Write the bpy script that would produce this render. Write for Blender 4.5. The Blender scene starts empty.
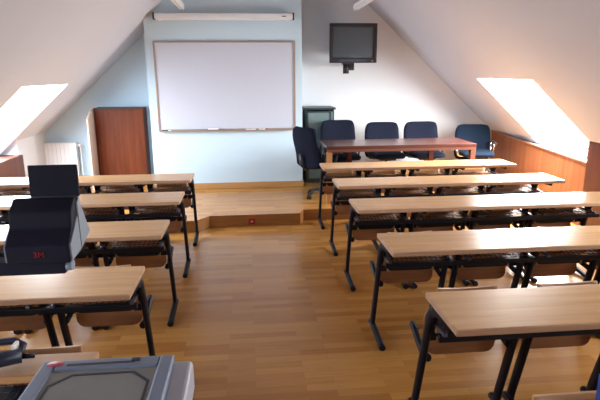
import bpy, bmesh, math, random
from mathutils import Vector, Matrix
random.seed(7)
S = bpy.context.scene
C = S.collection
PI = math.pi

# ------------------------------------------------------------------ materials
def new_mat(name):
    m = bpy.data.materials.new(name); m.use_nodes = True
    nt = m.node_tree
    b = nt.nodes['Principled BSDF']
    return m, nt, b

def plain(name, col, rough=.5, metal=0., spec=.5, noise=.04, scale=8, bump=0.):
    m, nt, b = new_mat(name)
    N, L = nt.nodes, nt.links
    tc = N.new('ShaderNodeTexCoord'); no = N.new('ShaderNodeTexNoise')
    no.inputs['Scale'].default_value = scale; no.inputs['Detail'].default_value = 4
    L.new(tc.outputs['Object'], no.inputs['Vector'])
    mx = N.new('ShaderNodeMixRGB')
    mx.inputs[1].default_value = (*[c*(1-noise) for c in col], 1)
    mx.inputs[2].default_value = (*[min(1, c*(1+noise)) for c in col], 1)
    L.new(no.outputs['Fac'], mx.inputs[0]); L.new(mx.outputs[0], b.inputs['Base Color'])
    b.inputs['Roughness'].default_value = rough
    b.inputs['Metallic'].default_value = metal
    b.inputs['Specular IOR Level'].default_value = spec
    if bump:
        n2 = N.new('ShaderNodeTexNoise'); n2.inputs['Scale'].default_value = scale*25
        L.new(tc.outputs['Object'], n2.inputs['Vector'])
        bp = N.new('ShaderNodeBump'); bp.inputs['Strength'].default_value = bump
        bp.inputs['Distance'].default_value = .002
        L.new(n2.outputs['Fac'], bp.inputs['Height']); L.new(bp.outputs[0], b.inputs['Normal'])
    return m

def wood(name, dark, light, axis='X', rough=.35, scale=1., spec=.5, coat=0.):
    m, nt, b = new_mat(name)
    N, L = nt.nodes, nt.links
    tc = N.new('ShaderNodeTexCoord'); mp = N.new('ShaderNodeMapping')
    s = {'X': (.9, 14, 14), 'Y': (14, .9, 14), 'Z': (14, 14, .9)}[axis]
    mp.inputs['Scale'].default_value = [v*scale for v in s]
    L.new(tc.outputs['Object'], mp.inputs['Vector'])
    n1 = N.new('ShaderNodeTexNoise'); n1.inputs['Scale'].default_value = 2.2; n1.inputs['Detail'].default_value = 6
    n1.inputs['Distortion'].default_value = .6
    L.new(mp.outputs[0], n1.inputs['Vector'])
    n2 = N.new('ShaderNodeTexNoise'); n2.inputs['Scale'].default_value = 12; n2.inputs['Detail'].default_value = 3
    L.new(mp.outputs[0], n2.inputs['Vector'])
    ad = N.new('ShaderNodeMath'); ad.operation = 'MULTIPLY_ADD'; ad.inputs[1].default_value = .35
    L.new(n2.outputs['Fac'], ad.inputs[0]); L.new(n1.outputs['Fac'], ad.inputs[2])
    cr = N.new('ShaderNodeValToRGB')
    cr.color_ramp.elements[0].position = .45; cr.color_ramp.elements[0].color = (*dark, 1)
    cr.color_ramp.elements[1].position = .9; cr.color_ramp.elements[1].color = (*light, 1)
    L.new(ad.outputs[0], cr.inputs[0]); L.new(cr.outputs[0], b.inputs['Base Color'])
    b.inputs['Roughness'].default_value = rough
    b.inputs['Specular IOR Level'].default_value = spec
    b.inputs['Coat Weight'].default_value = coat
    b.inputs['Coat Roughness'].default_value = .12
    return m

def parquet(name):
    m, nt, b = new_mat(name)
    N, L = nt.nodes, nt.links
    tc = N.new('ShaderNodeTexCoord')
    br = N.new('ShaderNodeTexBrick')
    br.offset = .37; br.offset_frequency = 2; br.squash = 1
    br.inputs['Color1'].default_value = (.0, .0, .0, 1); br.inputs['Color2'].default_value = (1, 1, 1, 1)
    br.inputs['Mortar'].default_value = (.25, .25, .25, 1)
    br.inputs['Scale'].default_value = 1; br.inputs['Mortar Size'].default_value = .0012
    br.inputs['Mortar Smooth'].default_value = .3
    br.inputs['Brick Width'].default_value = .46; br.inputs['Row Height'].default_value = .066
    L.new(tc.outputs['Object'], br.inputs['Vector'])
    mp = N.new('ShaderNodeMapping'); mp.inputs['Scale'].default_value = (1.2, 22, 1)
    L.new(tc.outputs['Object'], mp.inputs['Vector'])
    no = N.new('ShaderNodeTexNoise'); no.inputs['Scale'].default_value = 3; no.inputs['Detail'].default_value = 5
    L.new(mp.outputs[0], no.inputs['Vector'])
    sep = N.new('ShaderNodeRGBToBW'); L.new(br.outputs['Color'], sep.inputs[0])
    ma = N.new('ShaderNodeMath'); ma.operation = 'MULTIPLY_ADD'; ma.inputs[1].default_value = .55
    mb = N.new('ShaderNodeMath'); mb.operation = 'MULTIPLY'; mb.inputs[1].default_value = .5
    L.new(no.outputs['Fac'], mb.inputs[0]); L.new(sep.outputs[0], ma.inputs[0]); L.new(mb.outputs[0], ma.inputs[2])
    cr = N.new('ShaderNodeValToRGB')
    cr.color_ramp.elements[0].position = .1; cr.color_ramp.elements[0].color = (.32, .122, .024, 1)
    cr.color_ramp.elements[1].position = .85; cr.color_ramp.elements[1].color = (.52, .255, .066, 1)
    L.new(ma.outputs[0], cr.inputs[0]); L.new(cr.outputs[0], b.inputs['Base Color'])
    b.inputs['Roughness'].default_value = .27
    b.inputs['Specular IOR Level'].default_value = .55
    bp = N.new('ShaderNodeBump'); bp.inputs['Strength'].default_value = .12; bp.inputs['Distance'].default_value = .001
    L.new(ma.outputs[0], bp.inputs['Height']); L.new(bp.outputs[0], b.inputs['Normal'])
    return m

M = {}
M['floor'] = parquet('parquet_floor')
M['plaster'] = plain('white_ceiling_plaster', (.555, .575, .65), .9, noise=.02, scale=3)
M['wall'] = plain('pale_blue_wall', (.52, .66, .755), .85, noise=.02, scale=3)
M['wall_warm'] = plain('white_wall_paint', (.70, .73, .77), .85, noise=.02, scale=3)
M['beech'] = wood('beech_laminate', (.50, .265, .105), (.62, .36, .155), 'X', .24, .8)
M['beech_edge'] = wood('beech_edge_strip', (.36, .20, .115), (.46, .27, .16), 'X', .45, .8)
M['ply'] = wood('orange_plywood', (.19, .066, .018), (.29, .11, .034), 'X', .4, 1.)
M['ply_edge'] = wood('plywood_backrest', (.36, .18, .07), (.50, .27, .12), 'X', .4, 1.)
M['shelf'] = wood('red_brown_shelf_board', (.34, .14, .06), (.46, .22, .10), 'X', .5, 1.)
M['metal'] = plain('black_blue_painted_metal', (.005, .005, .010), .45, .0, .25)
M['rail'] = plain('grey_blue_rail_metal', (.10, .11, .15), .3, .6)
M['cream'] = plain('cream_plastic', (.75, .72, .65), .5)
M['mahog'] = wood('mahogany_table', (.05, .014, .011), (.10, .032, .024), 'X', .25, .9, .35)
M['mahog_edge'] = wood('mahogany_edge', (.11, .034, .02), (.17, .06, .035), 'X', .35, .9)
M['orange_leg'] = wood('orange_table_leg', (.34, .14, .04), (.45, .21, .08), 'Z', .4, .9)
M['cupboard'] = wood('red_brown_cupboard', (.085, .016, .004), (.16, .036, .010), 'Z', .5, .45, .2)
M['cupboard_edge'] = plain('dark_cupboard_edge', (.03, .012, .01), .5)
M['pine'] = wood('pale_pine_panel', (.60, .45, .36), (.70, .55, .45), 'Z', .5, .5)
M['panel'] = wood('red_brown_wall_panelling', (.22, .075, .028), (.34, .13, .055), 'Z', .45, .35, .3)
M['panel_dark'] = wood('dark_wall_panelling', (.07, .020, .012), (.115, .036, .020), 'Z', .42, .35, .35)
M['cap'] = wood('panel_cap', (.22, .10, .06), (.30, .15, .09), 'Y', .4)
M['base'] = wood('baseboard_wood', (.42, .21, .07), (.52, .29, .12), 'X', .35)
M['riser'] = wood('riser_wood', (.30, .13, .035), (.40, .19, .06), 'X', .3)
M['fabric'] = plain('navy_chair_fabric', (.006, .008, .019), .9, 0, .15, .2, 40, .3)
M['fabric_blue'] = plain('blue_chair_fabric', (.006, .013, .027), .9, 0, .15, .2, 40, .3)
M['plastic'] = plain('black_plastic', (.010, .010, .013), .45)
M['chrome'] = plain('chrome', (.75, .76, .78), .15, 1.)
M['board'] = plain('whiteboard_surface', (.52, .545, .63), .25, 0, .5, .01)
M['alu'] = plain('bronze_aluminium_frame', (.38, .29, .24), .35, .4)
M['white'] = plain('white_enamel', (.80, .79, .79), .4)
M['screen_white'] = plain('projection_case_white', (.74, .76, .80), .45)
M['tv'] = plain('tv_black_plastic', (.010, .009, .012), .4)
M['tvscreen'] = plain('tv_grey_glass', (.055, .07, .08), .1, 0, .8)
M['teal'] = plain('grey_green_metal', (.03, .05, .055), .4, .3)
M['cabglass'] = plain('smoked_cabinet_glass', (.13, .185, .195), .12, 0, .8, .1, 3)
M['ohp'] = plain('blue_grey_projector_plastic', (.175, .215, .30), .42)
M['ohp_light'] = plain('light_grey_projector_plastic', (.40, .41, .47), .5)
M['ohp_dark'] = plain('projector_head_black', (.007, .008, .022), .6, 0, .22)
M['ohp_side'] = plain('projector_head_grey', (.28, .34, .42), .45)
M['stage'] = plain('fresnel_stage', (.20, .215, .21), .18, 0, .6, .25, 5)
M['red'] = plain('red_plastic', (.30, .008, .016), .4)
M['pinkred'] = plain('red_badge', (.50, .09, .13), .4)
M['navy'] = plain('navy_vinyl', (.02, .028, .06), .35)
M['blue'] = plain('blue_card', (.012, .035, .20), .5)
M['paper'] = plain('paper', (.8, .8, .82), .8)
M['groove'] = plain('dark_groove', (.03, .035, .05), .6)

def glass_mat():
    m = bpy.data.materials.new('window_glass'); m.use_nodes = True
    nt = m.node_tree; N, L = nt.nodes, nt.links
    N.remove(N['Principled BSDF'])
    t = N.new('ShaderNodeBsdfTransparent'); t.inputs[0].default_value = (.96, .98, 1, 1)
    g = N.new('ShaderNodeBsdfGlossy'); g.inputs['Roughness'].default_value = .03
    mx = N.new('ShaderNodeMixShader'); mx.inputs[0].default_value = .06
    L.new(t.outputs[0], mx.inputs[1]); L.new(g.outputs[0], mx.inputs[2])
    L.new(mx.outputs[0], N['Material Output'].inputs[0])
    return m
M['glass'] = glass_mat()

# ------------------------------------------------------------------ mesh helpers
def box(bm, x0, x1, y0, y1, z0, z1, mi=0):
    v = [bm.verts.new(p) for p in ((x0,y0,z0),(x1,y0,z0),(x1,y1,z0),(x0,y1,z0),(x0,y0,z1),(x1,y0,z1),(x1,y1,z1),(x0,y1,z1))]
    for f in ((0,3,2,1),(4,5,6,7),(0,1,5,4),(1,2,6,5),(2,3,7,6),(3,0,4,7)):
        bm.faces.new([v[i] for i in f]).material_index = mi

def face(bm, pts, mi=0):
    f = bm.faces.new([bm.verts.new(p) for p in pts]); f.material_index = mi; return f

def prism(bm, poly, axis, a, b, mi=0):
    """extrude a 2D polygon along axis from a to b. axis X: poly=(y,z); Y: (x,z); Z: (x,y)"""
    def P(p, t):
        return {'X': (t, p[0], p[1]), 'Y': (p[0], t, p[1]), 'Z': (p[0], p[1], t)}[axis]
    A = [bm.verts.new(P(p, a)) for p in poly]; B = [bm.verts.new(P(p, b)) for p in poly]
    n = len(poly)
    for f in [A[::-1], B] + [[A[i], A[(i+1) % n], B[(i+1) % n], B[i]] for i in range(n)]:
        bm.faces.new(f).material_index = mi

def tube(bm, pts, r, n=10, ry=None, mi=0):
    """sweep an ellipse (r across, ry in the path's bending plane) along pts"""
    pts = [Vector(p) for p in pts]; ry = ry or r
    rings = []; up = None
    for i, p in enumerate(pts):
        if i == 0: d = pts[1]-p
        elif i == len(pts)-1: d = p-pts[i-1]
        else: d = (pts[i+1]-p).normalized()+(p-pts[i-1]).normalized()
        d.normalize()
        if up is None:
            a = Vector((1,0,0)) if abs(d.x) < .9 else Vector((0,1,0))
            side = (a - d*a.dot(d)).normalized()
        else:
            side = (up - d*up.dot(d)).normalized()
        up = side
        o = d.cross(side)
        rings.append([bm.verts.new(p+side*r*math.cos(t)+o*ry*math.sin(t)) for t in [2*PI*k/n for k in range(n)]])
    for a, b in zip(rings, rings[1:]):
        for k in range(n):
            f = bm.faces.new((a[k], a[(k+1) % n], b[(k+1) % n], b[k])); f.smooth = True; f.material_index = mi
    bm.faces.new(rings[0][::-1]).material_index = mi; bm.faces.new(rings[-1]).material_index = mi

def lathe(bm, prof, cx=0, cy=0, n=20, mi=0):
    rings = [[bm.verts.new((cx+r*math.cos(2*PI*k/n), cy+r*math.sin(2*PI*k/n), z)) for k in range(n)] for r, z in prof]
    for a, b in zip(rings, rings[1:]):
        for k in range(n):
            f = bm.faces.new((a[k], a[(k+1) % n], b[(k+1) % n], b[k])); f.smooth = True; f.material_index = mi
    bm.faces.new(rings[0][::-1]).material_index = mi; bm.faces.new(rings[-1]).material_index = mi

def cushion(bm, w, h, t, bend=0, corner=.25, taper=0, wave=0, n=14, mi=0):
    """rounded upholstered panel in XZ plane, centred x, z from 0..h, thickness along Y, front at -Y"""
    def sgn(a): return -1 if a < 0 else 1
    us = [math.sin(PI/2*(-1+2*i/n)) for i in range(n+1)]
    F = []; B = []
    for v in us:
        rf = []; rb = []
        av = max(0, abs(v)-(1-corner))/corner
        hw = w/2*(1-.22*(1-math.sqrt(max(0, 1-av*av))))*(1-taper*v)
        for u in us:
            au = max(0, abs(u)-(1-corner))/corner
            x = u*hw
            z = h/2+v*h/2*(1-.06*(1-math.sqrt(max(0, 1-au*au))))
            e = max(abs(u), abs(v)); th = t/2*math.sqrt(max(.0, 1-e**6))
            yc = -bend*(u*u) + wave*math.sin(v*PI*.9)
            rf.append(bm.verts.new((x, yc-th, z))); rb.append(bm.verts.new((x, yc+th+.0005, z)))
        F.append(rf); B.append(rb)
    def q(*v):
        f = bm.faces.new(v); f.smooth = True; f.material_index = mi
    for i in range(n):
        for j in range(n):
            q(F[i][j], F[i][j+1], F[i+1][j+1], F[i+1][j])
            q(B[i][j], B[i+1][j], B[i+1][j+1], B[i][j+1])
    for i in range(n):
        q(F[0][i], B[0][i], B[0][i+1], F[0][i+1]); q(F[n][i], F[n][i+1], B[n][i+1], B[n][i])
        q(F[i][0], F[i+1][0], B[i+1][0], B[i][0]); q(F[i][n], B[i][n], B[i+1][n], F[i+1][n])

def obj(name, bm, mats, parent=None, bevel=0, seg=2, loc=None, rot=None):
    bmesh.ops.recalc_face_normals(bm, faces=bm.faces)
    me = bpy.data.meshes.new(name); bm.to_mesh(me); bm.free()
    for m in (mats if isinstance(mats, (list, tuple)) else [mats]): me.materials.append(M[m])
    o = bpy.data.objects.new(name, me); C.objects.link(o)
    if parent: o.parent = parent
    if loc: o.location = loc
    if rot: o.rotation_euler = rot
    if bevel:
        b = o.modifiers.new('bevel', 'BEVEL'); b.width = bevel; b.segments = seg; b.limit_method = 'ANGLE'
        b.angle_limit = .6
    return o

def B(): return bmesh.new()
def bx(name, d, mats, parent=None, bevel=0, seg=2):
    bm = B(); box(bm, *d); return obj(name, bm, mats, parent, bevel, seg)

def tag(o, label=None, cat=None, group=None, kind=None):
    if label: o['label'] = label
    if cat: o['category'] = cat
    if group: o['group'] = group
    if kind: o['kind'] = kind
    return o
def thing(name, label, cat, loc=(0,0,0), rz=0, group=None):
    o = bpy.data.objects.new(name, None); C.objects.link(o)
    o.location = loc; o.rotation_euler = (0, 0, rz); o.empty_display_size = .1
    return tag(o, label, cat, group)
def struct(name, bm, mats, bevel=0, parent=None):
    o = obj(name, bm, mats, parent, bevel)
    if not parent: o['kind'] = 'structure'
    return o
def kids(o): return list(o.children)
def copy_tree(o, parent=None):
    c = o.copy(); C.objects.link(c)
    if parent: c.parent = parent
    for ch in kids(o): copy_tree(ch, c)
    return c
def text(name, s, size, mat, parent, loc, rot, thick=.0008):
    cu = bpy.data.curves.new(name, 'FONT'); cu.body = s; cu.size = size; cu.extrude = thick
    cu.align_x = 'CENTER'; cu.align_y = 'CENTER'
    t = bpy.data.objects.new(name, cu); C.objects.link(t)
    bpy.context.view_layer.update()
    me = bpy.data.meshes.new_from_object(t.evaluated_get(bpy.context.evaluated_depsgraph_get()))
    bpy.data.objects.remove(t)
    me.materials.clear(); me.materials.append(M[mat])
    o = bpy.data.objects.new(name, me); C.objects.link(o); o.parent = parent; o.location = loc; o.rotation_euler = rot
    return o

# ------------------------------------------------------------------ dimensions of the attic room
YB, YN = 8.3, -2.5            # front (whiteboard end) and rear ends
YC = 7.6                      # face of the chimney breast
ZP = .14                      # platform height
ZC = 2.9
KL = lambda x: 3.746+.92*x    # left slope
KR = lambda x: 4.5-.92*x      # right slope
XCL, XCR = -.92, 1.74
XL, XR = -3.0, 3.79

# floor
bm = B(); box(bm, -3.45, 4.25, YN, YB, -.08, 0); struct('floor', bm, 'floor')
# platform (continues the floor as a raised step)
pf = [(XL, 5.86), (-.62, 5.86), (-.49, 6.05), (.585, 6.05), (.64, 6.21), (3.86, 6.21), (3.98, YB), (-3.06, YB), (-3.06, 7.26), (XL, 7.26)]
bm = B()
n = len(pf)
A = [bm.verts.new((x, y, 0.001)) for x, y in pf]; T = [bm.verts.new((x, y, ZP)) for x, y in pf]
bm.faces.new(T).material_index = 0
for i in range(n):
    bm.faces.new((A[i], A[(i+1) % n], T[(i+1) % n], T[i])).material_index = 1
struct('floor_platform', bm, ['floor', 'riser'])

# walls
bm = B()
prism(bm, [(-3.4, -.08), (4.2, -.08), (4.2, KR(4.2)), (XCR, ZC), (XCL, ZC), (-3.4, KL(-3.4))], 'Y', YB, YB+.1)
struct('wall_front', bm, 'wall_warm')
bm = B()
prism(bm, [(-3.4, -.08), (4.2, -.08), (4.2, KR(4.2)), (XCR, ZC), (XCL, ZC), (-3.4, KL(-3.4))], 'Y', YN-.1, YN)
struct('wall_rear', bm, 'wall_warm')
# thin sheet on the recessed bay left of the breast, pale blue like the breast itself
bm = B(); prism(bm, [(-3.06, ZP), (-1.37, ZP), (-1.37, KL(-1.37)-.002), (-3.06, KL(-3.06)-.002)], 'Y', YB-.01, YB)
struct('wall_bay', bm, 'wall')
bm = B()
prism(bm, [(-1.37, ZP), (.775, ZP), (.775, ZC-.001), (XCL, ZC-.001), (-1.37, KL(-1.37)-.001)], 'Y', YC, YB-.011)
struct('wall_chimney_breast', bm, 'wall')

# ceiling slopes with skylight openings
def slope(name, xa, xb, K, holes):
    """xa top, xb bottom; holes = [(y0,y1,xtop,xbot)]"""
    ys = sorted({YN, YB, *[h[0] for h in holes], *[h[1] for h in holes]})
    s = 1 if xb > xa else -1
    xs = sorted({xa, xb, *[h[2] for h in holes], *[h[3] for h in holes]})
    nrm = Vector((s*.92, 0, 1)).normalized()*.16
    bm = B()
    def q(pts):
        face(bm, pts)
    for y0, y1 in zip(ys, ys[1:]):
        for x0, x1 in zip(xs, xs[1:]):
            ym, xm = (y0+y1)/2, (x0+x1)/2
            if any(h[0] < ym < h[1] and min(h[2:]) < xm < max(h[2:]) for h in holes): continue
            q([(x0, y0, K(x0)), (x1, y0, K(x1)), (x1, y1, K(x1)), (x0, y1, K(x0))])
            q([Vector(p)+nrm for p in [(x0, y0, K(x0)), (x1, y0, K(x1)), (x1, y1, K(x1)), (x0, y1, K(x0))]])
    for y0, y1, xt, xo in holes:
        c = [Vector((xt, y0, K(xt))), Vector((xo, y0, K(xo))), Vector((xo, y1, K(xo))), Vector((xt, y1, K(xt)))]
        for i in range(4):
            q([c[i], c[(i+1) % 4], c[(i+1) % 4]+nrm, c[i]+nrm])
    return struct(name, bm, 'plaster')
HL = [(-.9, .5, -2.27, -3.2), (2.3, 3.7, -2.27, -3.2), (5.68, 7.09, -2.27, -3.28)]  # only the last is in view; the others are added for fill light
HR = [(-1.0, .4, 3.055, 3.75), (1.9, 3.3, 3.055, 3.75), (5.52, 6.93, 3.055, 4.0)]  # here too all but the last are unseen, added for fill
slope('ceiling_left', XCL, -3.4, KL, HL)
slope('ceiling_right', XCR, 4.2, KR, HR)
bm = B(); box(bm, XCL-.02, XCR+.02, YN, YB, ZC, ZC+.1); struct('ceiling', bm, 'plaster')

# knee walls: left
bm = B(); box(bm, -3.42, XL, YN, 7.25, 0, .73)
o = struct('wall_left', bm, 'panel_dark')
bm = B(); box(bm, -3.42, XL-.0, YN, 7.25, .731, .745); struct('trim_1', bm, 'panel_dark')
bm = B(); prism(bm, [(-3.42, 0), (-3.06, 0), (-3.06, KL(-3.06)+.02), (-3.42, KL(-3.06)-.30)], 'Y', 7.251, YB)
struct('wall_left_bay', bm, 'wall_warm')
# right
bm = B(); box(bm, XR, 4.2, YN, 5.52, 0, 1.012); struct('wall_right', bm, 'panel_dark')
bm = B()
a = [(3.83, 5.521, 0), (3.98, YB, 0), (4.24, YB, 0), (4.24, 5.521, 0)]
b = [(3.83, 5.521, .74), (3.98, YB, .83), (4.24, YB, .83), (4.24, 5.521, .74)]
A = [bm.verts.new(p) for p in a]; T = [bm.verts.new(p) for p in b]
for i in range(4): bm.faces.new((A[i], A[(i+1) % 4], T[(i+1) % 4], T[i]))
bm.faces.new(T).material_index = 1
struct('wall_right_niche', bm, ['panel', 'plaster'])
bm = B()
a = [(3.815, 5.522, .741), (3.965, YB-.002, .831), (3.995, YB-.002, .831), (3.845, 5.522, .741)]
A = [bm.verts.new(p) for p in a]; T = [bm.verts.new((p[0], p[1], p[2]+.022)) for p in a]
bm.faces.new(A); bm.faces.new(T)
for i in range(4): bm.faces.new((A[i], A[(i+1) % 4], T[(i+1) % 4], T[i]))
struct('trim_2', bm, 'cap')
# baseboards
bm = B(); box(bm, -1.385, .79, YC-.015, YC-.0005, ZP, ZP+.085); struct('baseboard_breast', bm, 'base', .004)
bm = B(); box(bm, .776, 3.97, YB-.016, YB-.001, ZP, ZP+.085); struct('baseboard_right', bm, 'base', .004)
bm = B(); box(bm, -3.05, -1.386, YB-.026, YB-.0105, ZP, ZP+.085); struct('baseboard_left', bm, 'base', .004)

# skylights, in view and added: frame + pane
def skylight(i, K, h, s):
    y0, y1, xt, xo = h
    nrm = Vector((s*.92, 0, 1)).normalized()
    bm = B()
    def P(x, y, d): return Vector((x, y, K(x)))+nrm*d
    dx = (xo-xt)
    def bar(xa, xb, ya, yb):
        lo = [P(xa, ya, .07), P(xb, ya, .07), P(xb, yb, .07), P(xa, yb, .07)]
        hi = [P(xa, ya, .11), P(xb, ya, .11), P(xb, yb, .11), P(xa, yb, .11)]
        A = [bm.verts.new(p) for p in lo]; T = [bm.verts.new(p) for p in hi]
        bm.faces.new(A[::-1]); bm.faces.new(T)
        for k in range(4): bm.faces.new((A[k], A[(k+1) % 4], T[(k+1) % 4], T[k]))
    w = .035
    e = w*.72*(1 if dx > 0 else -1)
    bar(xt, xt+e, y0, y1); bar(xo-e, xo, y0, y1); bar(xt+e, xo-e, y0, y0+w); bar(xt+e, xo-e, y1-w, y1)
    fr = struct('window_%d' % i, bm, 'white')
    bm = B(); face(bm, [P(xt+e, y0+w, .09), P(xo-e, y0+w, .09), P(xo-e, y1-w, .09), P(xt+e, y1-w, .09)])
    obj('pane', bm, 'glass', fr)
    return P((xt+xo)/2, (y0+y1)/2, .30), nrm, (y1-y0), math.hypot(dx, K(xt)-K(xo))
LW = []
for i, h in enumerate(HL): LW.append(('L', i, *skylight(i+1, KL, h, -1)))
for i, h in enumerate(HR): LW.append(('R', i, *skylight(i+4, KR, h, 1)))

# ------------------------------------------------------------------ things on the front walls
# whiteboard
wb = thing('whiteboard', 'large white dry-erase board with bronze frame on the blue chimney breast', 'whiteboard', (-.292, YC, 1.6))
w, z0, z1 = .96, -.60, .60
bm = B(); box(bm, -w, w, -.016, -.001, z0, z1); obj('writing_surface', bm, 'board', wb)
bm = B()
box(bm, -w-.012, -w+.012, -.028, -.001, z0-.012, z1+.012); box(bm, w-.012, w+.012, -.028, -.001, z0-.012, z1+.012)
box(bm, -w+.012, w-.012, -.028, -.001, z1-.012, z1+.012); box(bm, -w+.012, w-.012, -.028, -.001, z0-.012, z0+.012)
obj('frame', bm, 'alu', wb, .002)
bm = B(); box(bm, -.95, .95, -.075, -.0285, z0-.022, z0-.012); box(bm, -.95, .95, -.078, -.0755, z0-.022, z0-.002)
obj('pen_tray', bm, 'alu', wb, .001)
def tray_item(name, x, ln, mat, label, cat, h=.022, d=.03):
    bm = B()
    if name == 'board_eraser': box(bm, x-ln/2, x+ln/2, YC-.070, YC-.070+d, .9885, .9885+h*.5, 0); box(bm, x-ln/2+.002, x+ln/2-.002, YC-.068, YC-.072+d, .9885+h*.5, .9885+h, 1)
    else:
        tube(bm, [(x-ln/2, YC-.055, .998), (x+ln*.2, YC-.055, .998)], .0095, 10, mi=0)
        tube(bm, [(x+ln*.2, YC-.055, .998), (x+ln/2, YC-.055, .998)], .0098, 10, mi=1)
    tag(obj(name, bm, mat), label, cat)
tray_item('board_eraser', -.50, .15, ['groove', 'paper'], 'small board eraser lying on the whiteboard tray left of its middle', 'eraser', .035)
tray_item('marker_pen', .03, .14, ['paper', 'paper'], 'white marker pen on the whiteboard tray near its middle', 'marker')
tray_item('marker_pen', .21, .13, ['paper', 'red'], 'marker pen with a red cap, rightmost on the whiteboard tray', 'marker')
tray_item('marker_pen', -1.15, .13, ['groove', 'paper'], 'dark marker pen at the left end of the whiteboard tray', 'marker')

# projection screen case
sc = thing('projection_screen', 'long white roll-up projection screen case above the whiteboard', 'projection screen', (-.285, YC, 2.526))
bm = B()
prism(bm, [(-.14, -.022), (-.13, -.036), (-.05, -.036), (-.04, -.026), (-.04, .026), (-.05, .036), (-.13, .036), (-.14, .024)], 'X', -.915, .925)
obj('screen_case', bm, 'screen_white', sc)
for s in (-1, 1):
    bx('end_cap', (s*.925 if s > 0 else -.94, .945 if s > 0 else -.916, -.143, -.038, -.045, .045), 'groove', sc, .003)
    bx('wall_bracket', (s*.86-.02, s*.86+.02, -.04, -.001, -.05, .05), 'white', sc)
bx('pull_bar', (-.90, .90, -.105, -.075, -.048, -.0365), 'white', sc, .002)
bm = B(); box(bm, .78, .83, -.1415, -.1401, -.008, .004); obj('maker_plate', bm, 'groove', sc)

# ceiling light battens
def batten(x, label):
    t = thing('fluorescent_lamp', label, 'ceiling lamp', (x, 0, 2.6), 0, 'hanging fluorescent lamps')
    bm = B(); prism(bm, [(-.035, 0), (.035, 0), (.025, .05), (-.025, .05)], 'Y', 5.7, 7.2); obj('housing', bm, 'white', t)
    for dx in (-.018, .018):
        bm = B(); tube(bm, [(dx, 5.74, -.012), (dx, 7.16, -.012)], .012, 10); obj('light_tube', bm, 'paper', t)
    for y in (5.95, 6.95):
        bm = B(); tube(bm, [(0, y, .05), (0, y, ZC-2.6)], .004, 6); obj('suspension_wire', bm, 'metal', t)
    for y in (5.72, 7.16):
        bx('tube_holder', (-.034, .034, y, y+.025, -.028, 0), 'white', t)
batten(-.805, 'unlit white fluorescent lamp hanging above the left part of the whiteboard')
batten(1.452, 'unlit white fluorescent lamp hanging near the television at the right slope')

# television
tv = thing('television', 'black wall-mounted television with grey screen on a swivel bracket', 'television', (1.54, 7.75, 1.915))
w = .345
bm = B()
box(bm, -w, w, 0, .06, 0, .07); box(bm, -w, w, 0, .06, .50, .55); box(bm, -w, -w+.05, 0, .06, .07, .50); box(bm, w-.05, w, 0, .06, .07, .50)
obj('bezel', bm, 'tv', tv, .006)
bm = B()
A = [(-w+.01, .061, .02), (w-.01, .061, .02), (w-.01, .061, .54), (-w+.01, .061, .54)]
Bk = [(-.2, .36, .08), (.2, .36, .08), (.2, .36, .44), (-.2, .36, .44)]
va = [bm.verts.new(p) for p in A]; vb = [bm.verts.new(p) for p in Bk]
bm.faces.new(va[::-1]); bm.faces.new(vb)
for i in range(4): bm.faces.new((va[i], va[(i+1) % 4], vb[(i+1) % 4], vb[i]))
obj('rear_housing', bm, 'tv', tv, .01)
bm = B()
nx = 12
g = [[bm.verts.new((-w+.05+(2*w-.1)*i/nx, .018+.02*((i/nx-.5)**2+(j/nx-.5)**2), .07+.43*j/nx)) for i in range(nx+1)] for j in range(nx+1)]
for j in range(nx):
    for i in range(nx):
        bm.faces.new((g[j][i], g[j][i+1], g[j+1][i+1], g[j+1][i])).smooth = True
obj('screen', bm, 'tvscreen', tv)
bx('speaker_strip', (-.2, .2, -.002, 0, .02, .05), 'groove', tv)
bm = B(); box(bm, .27, .285, -.003, 0, .02, .034); obj('power_button', bm, 'chrome', tv)
bm = B(); box(bm, -.14, -.03, .05, .20, -.02, 0); obj('mount_plate', bm, 'plastic', tv)
bm = B(); tube(bm, [(-.085, .12, -.02), (-.085, .12, -.15)], .045, 14); obj('mount_pivot', bm, 'plastic', tv)
bm = B(); tube(bm, [(-.085, .12, -.09), (.03, .33, -.06), (.06, .549, -.02)], .018, 8); obj('mount_arm', bm, 'plastic', tv)
bm = B(); box(bm, .0, .12, .535, .549, -.10, .06); obj('wall_plate', bm, 'plastic', tv)
bm = B(); tube(bm, [(.05, .2, .03), (.04, .19, -.04), (-.02, .14, -.09), (-.04, .12, -.10)], .008, 6); obj('cable', bm, 'plastic', tv)

# glass-door equipment cabinet
gc = thing('glass_cabinet', 'tall grey cabinet with smoked glass door in the corner right of the whiteboard', 'cabinet', (1.065, 7.84, ZP))
W, H, D = .215, 1.105, .44
bm = B()
box(bm, -W, -W+.02, 0, D, 0, H); box(bm, W-.02, W, 0, D, 0, H); box(bm, -W+.02, W-.02, D-.02, D, 0, H); box(bm, -W+.02, W-.02, 0, D, 0, .06)
obj('carcass', bm, 'teal', gc, .003)
bx('top_panel', (-W-.02, W+.02, -.03, D, H, H+.03), 'teal', gc, .004)
bx('glass_door', (-W+.022, W-.022, -.006, .0, .065, H-.03), 'cabglass', gc)
bm = B()
box(bm, -W+.02, -W+.04, -.012, -.006, .06, H-.02); box(bm, W-.07, W-.045, -.012, -.006, .06, H-.02); box(bm, -W+.04, W-.07, -.012, -.006, H-.045, H-.02)
obj('door_frame', bm, 'teal', gc)
bx('door_handle', (W-.06, W-.05, -.03, -.012, .6, .75), 'chrome', gc, .003)
for z in (.35, .65, .92): bx('shelf', (-W+.021, W-.021, .01, D-.021, z, z+.015), 'teal', gc)

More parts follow.
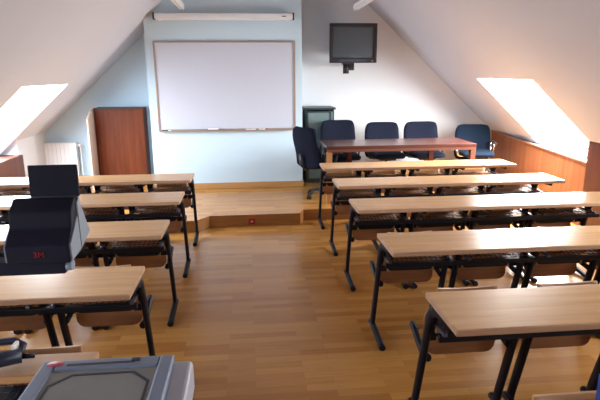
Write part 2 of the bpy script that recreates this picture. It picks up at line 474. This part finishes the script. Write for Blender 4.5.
# cupboard left
cb = thing('cupboard', 'low red-brown wooden cupboard standing between radiator and chimney breast', 'cupboard', (-1.895, 8.0, ZP))
W, H = .355, 1.145
bx('carcass', (-W, W, .021, .288, 0, H), 'cupboard', cb, .002)
bx('door', (-W+.012, W-.003, 0, .02, .03, H-.015), 'cupboard', cb, .002)
bm = B(); prism(bm, [(-.30, 0), (.28, 0), (.28, H+.004), (-.05, H+.004), (-.30, H-.12)], 'X', -W-.022, -W-.001)
tag(obj('side_panel', bm, 'pine', cb, .002), 'pale wooden side panel with a clipped upper corner')
bx('top_panel', (-W, W, .0, .288, H+.001, H+.012), 'cupboard_edge', cb)
bx('plinth', (-W+.012, W-.012, .004, .02, 0, .028), 'cupboard_edge', cb)

# radiator
rd = thing('radiator', 'white panel radiator low on the blue wall under the left slope', 'radiator', (-2.83, 8.2, .2))
W, H = .235, .575
for k in range(8):
    x = -W+2*W*k/8
    bx('radiator_section', (x+.0005, x+2*W/8-.0005, -.035, .035, .0, H), 'white', rd, .004, 2)
bm = B(); tube(bm, [(-W+.01, 0, .04), (W-.01, 0, .04)], .016, 10); tube(bm, [(-W+.01, 0, H-.04), (W+.03, 0, H-.04)], .014, 10); obj('header_pipe', bm, 'white', rd)
bm = B(); tube(bm, [(W+.03, 0, H-.04), (W+.065, 0, H-.04)], .024, 12); obj('valve', bm, 'white', rd)
bm = B(); tube(bm, [(W+.05, 0, H-.05), (W+.05, 0, .1), (W+.05, 0, -.059)], .008, 8); obj('supply_pipe', bm, 'white', rd)
bx('bracket', (-.1, .1, .036, .088, .3, .33), 'white', rd)
bx('top_grille', (-W, W, -.033, .033, H+.0005, H+.008), 'white', rd)

# red socket on the riser
sk = thing('floor_socket', 'small red socket box on the riser of the platform step', 'socket', (.006, 6.049, .062))
bx('socket_box', (-.04, .04, -.022, 0, -.034, .034), 'red', sk, .006)
bx('socket_plate', (-.012, .012, -.025, -.0222, -.010, .010), 'cream', sk, .001)

# ------------------------------------------------------------------ conference table
X0, X1, Y0, Y1 = .965, 2.90, 6.44, 7.12
tb = thing('conference_table', 'long dark mahogany table on the platform in front of the blue office chairs', 'table', ((X0+X1)/2, (Y0+Y1)/2, ZP))
hx, hy = (X1-X0)/2, (Y1-Y0)/2
bx('tabletop', (-hx, hx, -hy, hy, .70, .742), ['mahog'], tb, .004)
bx('apron', (-hx+.005, hx-.005, -hy+.004, -hy+.03, .665, .70), 'mahog_edge', tb, .001)
bx('apron', (-hx+.05, hx-.05, hy-.06, hy-.04, .62, .70), 'mahog_edge', tb)
for s in (-1, 1):
    for t in (-1, 1):
        x = s*(hx-.035) - (s*.36 if t > 0 else 0)
        mt = ('orange_leg' if s < 0 else 'mahog_edge') if t < 0 else 'mahog'
        bx('leg', (x-.033, x+.033, t*(hy-.045-(.05 if t > 0 else 0))-.036, t*(hy-.045-(.05 if t > 0 else 0))+.036, 0, .70 if t > 0 else .664), mt, tb, .003)
    if False: bx('stretcher', (s*(hx-.035)-.015, s*(hx-.035)+.015, -hy+.083, hy-.083, .60, .69), 'mahog_edge', tb)

# ------------------------------------------------------------------ office chairs
def make_chair(label, fabric):
    """faces -Y; origin on floor"""
    t = thing('office_chair', label, 'chair', (0, 0, 0), 0, 'office chairs around the conference table')
    bm = B(); cushion(bm, .49, .50, .085, bend=0, corner=.5)
    s = obj('seat', bm, fabric, t, loc=(0, .25, .475), rot=(PI/2, 0, 0))
    bm = B(); cushion(bm, .53, .54, .085, bend=.045, corner=.45, taper=.04, wave=.018)
    obj('backrest', bm, fabric, t, loc=(0, .29, .425), rot=(-.10, 0, 0))
    bm = B(); tube(bm, [(0, .10, .42), (0, .30, .41), (0, .365, .47), (0, .385, .62)], .03, 8, .012); obj('back_support', bm, 'plastic', t)
    bx('seat_plate', (-.12, .12, -.12, .12, .40, .435), 'plastic', t, .01)
    for sx in (-1, 1):
        x = sx*.25
        bm = B()
        tube(bm, [(sx*.11, .02, .415), (x-sx*.01, .02, .425), (x, .02, .47), (x, -.02, .57), (x, -.03, .615)], .013, 8)
        tube(bm, [(sx*.11, .08, .415), (x-sx*.01, .12, .43), (x, .16, .50), (x, .18, .57), (x, .16, .615)], .013, 8)
        ar = obj('armrest', bm, 'plastic' if fabric == 'fabric' else 'chrome', t)
        bm = B(); tube(bm, [(x, -.11, .62), (x, -.05, .628), (x, .12, .628), (x, .20, .615)], .028, 10, .014); obj('arm_pad', bm, 'plastic', ar)
    bm = B(); lathe(bm, [(.03, .09), (.03, .24), (.018, .241), (.018, .40)]); obj('gas_column', bm, 'plastic', t)
    bm = B(); lathe(bm, [(.045, .07), (.05, .10), (.04, .13)])
    for k in range(5):
        a = 2*PI*k/5+.3; c, sn = math.cos(a), math.sin(a)
        tube(bm, [(.03*c, .03*sn, .105), (.18*c, .18*sn, .09), (.245*c, .245*sn, .068)], .022, 8, .014)
    bs = obj('star_base', bm, 'plastic', t)
    for k in range(5):
        a = 2*PI*k/5+.3; c, sn = math.cos(a)*.24, math.sin(a)*.24
        bm = B()
        for d in (-.016, .016):
            q = Vector((-math.sin(a+.6), math.cos(a+.6), 0))
            p = Vector((c, sn, .0275))+q*d
            tube(bm, [p-q*.009, p+q*.009], .027, 14)
        tube(bm, [(c, sn, .03), (c, sn, .066)], .008, 8)
        obj('caster', bm, 'plastic', bs)
    return t
ch1 = make_chair('dark office chair at the left end of the table, seen from its side', 'fabric')
ch1.location = (.985, 6.86, ZP); ch1.rotation_euler.z = PI/2+.5
for x, y, r, lb in ((1.32, 7.36, .05, 'dark office chair behind the table in front of the glass cabinet'),
                (1.985, 7.42, 0, 'dark office chair behind the table, second of those pushed in from the left'),
                (2.57, 7.42, -.04, 'dark office chair behind the table, third of those pushed in from the left')):
    c = copy_tree(ch1); c.location = (x, y, ZP); c.rotation_euler.z = r; c['label'] = lb
    if x > 1.5:
        for ch in kids(c):
            if ch.name.startswith('backrest'): ch.location.z -= .045
ch5 = make_chair('blue office chair with chrome arms turned at the right end of the table', 'fabric_blue')
ch5.location = (3.33, 7.42, ZP); ch5.rotation_euler.z = -.22
for ch in kids(ch5):
    if ch.name.startswith('backrest'): ch.location.z -= .10

# ------------------------------------------------------------------ school desk rows
DZ = .76
def make_row(sg, label, n=4):
    """origin on the floor at the aisle end, level with the desk top's far edge; sg=+1 runs to +X, -1 to -X.
       The seats and backrests on its far side serve the row in front."""
    t = thing('desk_row', label, 'desk', (0, 0, 0), 0, 'long school desks in rows')
    L = 2.19; D = .385
    JX = lambda k: .53*k-.02
    def X(a, b): return (a, b) if sg > 0 else (-b, -a)
    bm = B(); box(bm, *X(0, L), -D, 0, DZ-.030, DZ); o = obj('tabletop', bm, ['beech', 'beech_edge'], t, .006, 3)
    for f in o.data.polygons:
        if abs(f.normal.z) < .5: f.material_index = 1
    # near rail, and beam on the far side
    bm = B(); box(bm, *X(.03, L-.06), -.135, -.108, .566, .598); obj('rail', bm, 'metal', t, .004)
    bm = B(); box(bm, *X(.03, L-.06), -.01, .02, .66, .70); obj('rail', bm, 'metal', t, .004)
    bm = B(); box(bm, *X(.03, L-.06), .06, .09, .47, .51); obj('seat_beam', bm, 'metal', t, .006)
    # legs
    lx = [.022]
    for k in range(1, n): lx += [JX(k)-.037, JX(k)+.037]
    lx.append(JX(n))
    for i, x in enumerate(lx):
        x *= sg
        ins = 1 if (i % 2 == 0) else -1          # side on which the unit lies
        ins *= sg
        bm = B()
        tube(bm, [(x, .135, .06), (x, .125, .12), (x, .045, .40), (x, -.010, .60), (x, -.045, .675), (x, -.10, .712), (x, -.30, .720)], .0165, 10, .031)
        prism(bm, [(x+ins*.012, .70), (x+ins*.05, .70), (x+ins*.05, .66), (x+ins*.012, .55)] if ins > 0 else
                  [(x+ins*.05, .70), (x+ins*.012, .70), (x+ins*.012, .55), (x+ins*.05, .66)], 'Y', -.03, -.02)
        lg = obj('leg', bm, 'metal', t)
        bm = B()
        tube(bm, [(x, .19, .052), (x, .17, .055), (x, .12, .054), (x, .02, .038), (x, -.11, .022), (x, -.15, .020)], .022, 10, .020)
        obj('foot', bm, 'metal', lg)
    # units
    for k in range(n):
        a = JX(k)+.037 if k else .03; b = JX(k+1)-(.037 if k < n-1 else 0)
        xa, xb = X(a, b)
        # wire book shelf
        bm = B()
        for j in range(6):
            y = -.125+.036*j
            tube(bm, [(xa+.01, y, .606+.004*j), (xb-.01, y, .606+.004*j)], .0018, 5)
        m_ = 13
        for j in range(m_+1):
            x = xa+.015+(xb-xa-.03)*j/m_
            tube(bm, [(x, -.13, .608), (x, .06, .629)], .0018, 5)
        obj('book_shelf', bm, 'metal', t)
        bm = B(); box(bm, xa+.012, xb-.012, -.105, .05, .5985, .6015); obj('shelf_board', bm, 'shelf', t)
        for xs in (xa+.022, xb-.022):
            bm = B()
            box(bm, xs-.010, xs+.010, -.15, .075, .602, .617)
            obj('shelf_rail', bm, 'rail', t, .003)
        # folded seat panel
        bm = B()
        cw = (xb-xa)/2-.035; cx = (xa+xb)/2
        out = []
        r = .055
        for (ux, uz) in ((1, -1), (1, 1), (-1, 1), (-1, -1)):
            base = {(1, -1): -PI/2, (1, 1): 0, (-1, 1): PI/2, (-1, -1): PI}[(ux, uz)]
            for q in range(5):
                an = base+PI/2*q/4
                out.append((cx+ux*(cw-r)+r*math.cos(an), uz*(.12-r)+r*math.sin(an)))
        N_ = 1
        A = [bm.verts.new((x, .0, z)) for x, z in out]; T = [bm.verts.new((x, .014, z)) for x, z in out]
        bm.faces.new(A); bm.faces.new(T[::-1])
        for q in range(len(out)): bm.faces.new((A[q], T[q], T[(q+1) % len(out)], A[(q+1) % len(out)]))
        obj('seat', bm, 'ply', t, loc=(0, .155, .470), rot=(-.20, 0, 0))
        # seat brackets
        for xs in (xa+.018, xb-.018):
            bm = B()
            end = (k == 0 and abs(xs) < .1) or (k == n-1 and abs(xs) > 2)
            if end: tube(bm, [(xs, .04, .39), (xs, .12, .375), (xs, .20, .40), (xs, .27, .435), (xs, .305, .445)], .018, 8, .02)
            else: tube(bm, [(xs, .04, .44), (xs, .12, .45), (xs, .18, .47), (xs, .205, .50)], .013, 8, .02)
            br = obj('seat_bracket', bm, 'metal', t)
            if not end: continue
            bm = B(); box(bm, xs-.004, xs+.004, .20, .29, .462, .468); obj('bracket_strip', bm, 'rail', br)
        # curved backrest
        bm = B(); nn = 12
        sa, sb = xa+.06, xb-.06
        rows = []
        for j in range(7):
            z = .47+.250*j/6
            rw = []
            for i in range(nn+1):
                u = -1+2*i/nn
                x = (sa+sb)/2+u*(sb-sa)/2*(1-.06*(j/6)**3)
                zz = z + (.014*u*u-.004 if j == 6 else 0)
                y = .075+.045*(j/6)+.020*u*u*-1
                rw.append((x, y, zz))
            rows.append(rw)
        f1 = [[bm.verts.new(p) for p in r_] for r_ in rows]
        f2 = [[bm.verts.new((p[0], p[1]+.011, p[2])) for p in r_] for r_ in rows]
        for j in range(6):
            for i in range(nn):
                q = bm.faces.new((f1[j][i], f1[j][i+1], f1[j+1][i+1], f1[j+1][i])); q.smooth = True
                q = bm.faces.new((f2[j][i], f2[j+1][i], f2[j+1][i+1], f2[j][i+1])); q.smooth = True
        for i in range(nn):
            bm.faces.new((f1[0][i], f2[0][i], f2[0][i+1], f1[0][i+1])); bm.faces.new((f1[6][i], f1[6][i+1], f2[6][i+1], f2[6][i]))
        for j in range(6):
            bm.faces.new((f1[j][0], f1[j+1][0], f2[j+1][0], f2[j][0])); bm.faces.new((f1[j][nn], f2[j][nn], f2[j+1][nn], f1[j+1][nn]))
        obj('backrest', bm, 'ply_edge', t)
        bm = B(); box(bm, (xa+xb)/2-.12, (xa+xb)/2+.12, .02, .066, .665, .69); obj('backrest_bracket', bm, 'metal', t)
        if k < n-1:
            jx = sg*JX(k+1)
            bm = B(); box(bm, jx-.022, jx+.022, -.10, -.02, .672, .727); obj('joint_plate', bm, 'metal', t, .002)
            bm = B(); box(bm, jx-.009, jx+.009, -.108, -.1005, .655, .70); obj('joint_cap', bm, 'cream', t, .002)
    return t
proto_r = make_row(1, 'long beech desk row right of the aisle, nearest the mahogany table')
proto_l = make_row(-1, 'long beech desk row left of the aisle, nearest the cupboard')
YRr = [(5.945, None), (5.02, 'long beech desk row right of the aisle, second from the platform'),
       (4.147, 'long beech desk row right of the aisle, third from the platform'),
       (3.176, 'long beech desk row right of the aisle, fourth from the platform, seats visible beneath'),
       (2.229, 'large near desk row right of the aisle with its whole end frame visible'),
       (1.335, 'desk row cut off by the lower right edge of the photo')]
for y, lb in YRr:
    o = proto_r if lb is None else copy_tree(proto_r)
    o.location = (.804, y, 0)
    if lb: o['label'] = lb
YLl = [(5.497, None), (4.607, 'long beech desk row left of the aisle, second from the platform'),
       (3.677, 'long beech desk row left of the aisle passing behind the projector head'),
       (2.742, 'near desk row left of the aisle, just below the projector head'),
       (1.84, 'nearest desk row on the left, beside the overhead projector stage')]
for y, lb in YLl:
    o = proto_l if lb is None else copy_tree(proto_l)
    o.location = (-.579, y, 0)
    if lb: o['label'] = lb
    if y == 1.84:                       # the nearest one has a much narrower top
        for ch in kids(o):
            if ch.name.startswith('tabletop'):
                bm = B(); box(bm, -2.19, 0, -.15, 0, DZ-.030, DZ)
                nt = obj('tabletop', bm, 'ply_edge', o, .008, 3); bpy.data.objects.remove(ch)  # darker wood than the other tops: dim light put into its colour
                break
        for ch in kids(o):
            if ch.name.startswith('shelf_board'): ch.data = ch.data.copy(); ch.data.materials[0] = M['metal']

# ------------------------------------------------------------------ overhead projector on its trolley
tr = thing('projector_trolley', 'grey trolley table carrying the overhead projector at the lower left', 'trolley', (-.415, 1.2, 0))
bx('trolley_top', (-.17, .20, -.23, .22, .80, .825), 'ohp_light', tr, .004)
bx('trolley_shelf', (-.16, .18, -.21, .20, .28, .30), 'ohp_light', tr, .004)
for sx in (-.15, .17):
    for sy in (-.20, .19):
        bm = B(); tube(bm, [(sx, sy, .06), (sx, sy, .799)], .012, 10); lg = obj('leg', bm, 'metal', tr)
        bm = B(); tube(bm, [(sx-.01, sy, .03), (sx+.01, sy, .03)], .03, 14); tube(bm, [(sx, sy, .035), (sx, sy, .06)], .008, 8); obj('caster', bm, 'plastic', lg)

op = thing('overhead_projector', 'overhead projector with grey glass stage and black raised head', 'projector', (0, 0, .826))
z = .826
def rel(d): return (d[0], d[1], d[2], d[3], d[4]-z, d[5]-z)
XA, XB_, YA, YT = -.615, -.240, 1.0, 1.447
bx('base_housing', rel((XA+.02, XB_-.012, YA+.01, YT-.015, .826, .93)), 'ohp', op, .012, 3)
bm = B()   # rim of the stage
q = .042
for d in ((XA, XA+q, YA, YT, .922, .95), (XB_-q, XB_, YA, YT, .922, .95), (XA+q, XB_-q, YT-.055, YT, .922, .95), (XA+q, XB_-q, YA, YA+.03, .922, .95)):
    box(bm, *rel(d))
obj('stage_rim', bm, 'ohp', op, .007, 3)
bx('stage_glass', rel((XA+q, XB_-q, YA+.03, YT-.055, .93, .944)), 'stage', op)
bm = B()   # inner bezel with a clipped corner around the lens
cx0, cx1, cy0, cy1 = XA+q+.01, XB_-q-.01, YA+.04, YT-.065
pts = [(cx0, cy0), (cx1, cy0), (cx1, cy1-.06), (cx1-.05, cy1-.008), (cx0+.05, cy1-.008), (cx0, cy1-.06)]
cen = ((cx0+cx1)/2, (cy0+cy1)/2)
inn = [(cen[0]+(x-cen[0])*.95, cen[1]+(y-cen[1])*.95) for x, y in pts]
A = [bm.verts.new((x, y, .9455-z)) for x, y in pts]; T = [bm.verts.new((x, y, .9455-z)) for x, y in inn]
for i in range(6): bm.faces.new((A[i], A[(i+1) % 6], T[(i+1) % 6], T[i]))
o = obj('lens_border', bm, 'groove', op); sm = o.modifiers.new('thick', 'SOLIDIFY'); sm.thickness = .001
bx('stage_slot', rel((-.54, -.35, 1.412, 1.421, .9502, .9512)), 'groove', op)
bx('slot_latch', rel((-.36, -.335, 1.417, 1.432, .9502, .955)), 'groove', op, .002)
bm = B(); lathe(bm, [(.001, 0), (.024, 0), (.023, .0014), (.001, .0014)], n=24)
o = obj('badge', bm, 'pinkred', op, loc=(-.575, 1.425, .9502-z)); o.scale = (1, .62, 1)
bx('side_housing', rel((-.2515, -.186, 1.02, 1.453, .826, .925)), 'ohp_light', op, .014, 3)
# post and arm
bx('post_bracket', rel((-.76, XA+.021, 1.22, 1.32, .86, .90)), 'ohp', op, .004)
bm = B(); tube(bm, [(-.735, 1.27, .88-z), (-.735, 1.27, 1.30-z)], .014, 12); obj('post', bm, 'ohp_side', op)
bm = B(); box(bm, *rel((-.76, -.455, 1.252, 1.30, 1.290, 1.3235))); ar = obj('arm', bm, 'ohp_dark', op, .003)
bm = B(); tube(bm, [(-.4545, 1.268, 1.307-z), (-.440, 1.268, 1.307-z)], .015, 14, .013); obj('arm_end_cap', bm, 'ohp_side', ar)
# head
hd0, hd1 = -.580, -.434
prof = [(1.235, 1.324), (1.232, 1.368), (1.268, 1.402), (1.276, 1.442), (1.31, 1.468), (1.345, 1.462), (1.392, 1.358), (1.322, 1.323)]
bm = B(); prism(bm, [(y, zz-z) for y, zz in prof], 'X', hd0, hd1); hd = obj('projector_head', bm, 'ohp_dark', op, .004)
for s, xs in ((0, (hd1+.0003, hd1+.004)), (1, (hd0-.004, hd0-.0003))):
    bm = B(); prism(bm, [(y, zz-z) for y, zz in [(1.240, 1.328), (1.238, 1.368), (1.306, 1.422), (1.312, 1.335)]], 'X', *xs); obj('side_cheek', bm, 'ohp_side', hd)
    bm = B(); prism(bm, [(y, zz-z) for y, zz in [(1.318, 1.335), (1.314, 1.455), (1.328, 1.462), (1.392, 1.358)]], 'X', *xs); obj('side_cheek', bm, 'ohp_side', hd)
bm = B(); box(bm, -.543, -.425, -.004, .004, 0, .080)
obj('mirror_lid', bm, 'ohp_dark', hd, .003, loc=(0, 1.325, 1.467-z), rot=(-.06, 0, 0))
bm = B(); tube(bm, [(-.54, 1.325, 1.466-z), (-.43, 1.325, 1.466-z)], .006, 10); obj('lid_hinge', bm, 'groove', hd)
bm = B(); tube(bm, [(-.507, 1.30, 1.3225-z), (-.507, 1.30, 1.30-z)], .035, 24); obj('lens', bm, 'plastic', hd)
text('logo', '3M', .020, 'red', hd, (-.5035, 1.2318, 1.347-z), (PI/2, 0, 0))

# ------------------------------------------------------------------ odds and ends
bg = thing('carry_bag', 'dark navy carry bag with raised handle on the nearest left desk', 'bag', (-.90, 1.66, DZ+.0055))
bm = B(); tube(bm, [(-.22, .05, .032), (-.10, .062, .032), (-.01, .078, .030), (.07, .118, .026)], .026, 12, .026); obj('bag_body', bm, 'navy', bg)
bm = B(); tube(bm, [(-.22, .10, .052), (-.12, .125, .060), (-.04, .155, .062), (.03, .175, .055), (.062, .165, .04), (.06, .12, .03)], .011, 8, .014); obj('handle', bm, 'navy', bg)
bm = B(); box(bm, .038, .050, .115, .160, .035, .064); obj('clasp', bm, 'cream', bg, .002)
bm = B(); tube(bm, [(.07, .12, .022), (.105, .14, .012)], .012, 8, .010); obj('strap_end', bm, 'metal', bg)
# blue box file
bf = thing('box_file', 'blue box file standing at the lower right corner on the cut-off desk row', 'file', (1.025, 1.15, DZ))
bx('cover', (-.082, -.075, -.11, .06, 0, .19), 'blue', bf, .001)
bx('cover', (.0, .007, -.11, .06, 0, .19), 'blue', bf, .001)
bx('spine', (-.075, .0, -.11, -.103, 0, .19), 'blue', bf, .001)
bx('papers', (-.073, -.002, -.10, .05, .004, .17), 'paper', bf)

# ------------------------------------------------------------------ lights
for side, i, loc, nrm, ly, lx in LW:
    l = bpy.data.lights.new('skylight_light', 'AREA'); l.shape = 'RECTANGLE'
    l.size = ly*1.25; l.size_y = lx*1.25
    vis = i == 2
    l.energy = {('L', True): 275, ('R', True): 560, ('L', False): 95, ('R', False): 80}[(side, vis)]  # weaker lights belong to the added, unseen skylights and fill the room
    l.color = (.80, .90, 1.0) if side == 'L' else (1.0, .985, .95)
    o = bpy.data.objects.new('skylight_light', l); C.objects.link(o); o.location = loc
    z_ = nrm; y_ = Vector((0, 0, 1)) - z_*z_.z; y_.normalize(); x_ = y_.cross(z_)
    m = Matrix((x_, y_, z_)).transposed().to_4x4(); m.translation = loc
    o.matrix_world = m
W = bpy.data.worlds.new('sky'); S.world = W; W.use_nodes = True
W.node_tree.nodes['Background'].inputs[0].default_value = (.85, .92, 1, 1)
W.node_tree.nodes['Background'].inputs[1].default_value = 4.0

# ------------------------------------------------------------------ camera
f, p, yw, r, h = 524.26, .23542, .09637, -.00677, 1.76
fw = Vector((math.sin(yw)*math.cos(p), math.cos(yw)*math.cos(p), -math.sin(p)))
rt = Vector((math.cos(yw), -math.sin(yw), 0)); up = rt.cross(fw)
rt2 = rt*math.cos(r)+up*math.sin(r); up2 = -rt*math.sin(r)+up*math.cos(r)
cam = bpy.data.cameras.new('camera'); cam.sensor_width = 36; cam.lens = f/600*36; cam.clip_start = .02
co = bpy.data.objects.new('camera', cam); C.objects.link(co)
m = Matrix((rt2, up2, -fw)).transposed().to_4x4(); m.translation = (0, 0, h)
co.matrix_world = m
S.camera = co
S.view_settings.view_transform = 'Standard'; S.view_settings.look = 'None'
S.view_settings.exposure = 0.1; S.view_settings.gamma = 1; S.view_settings.use_curve_mapping = False
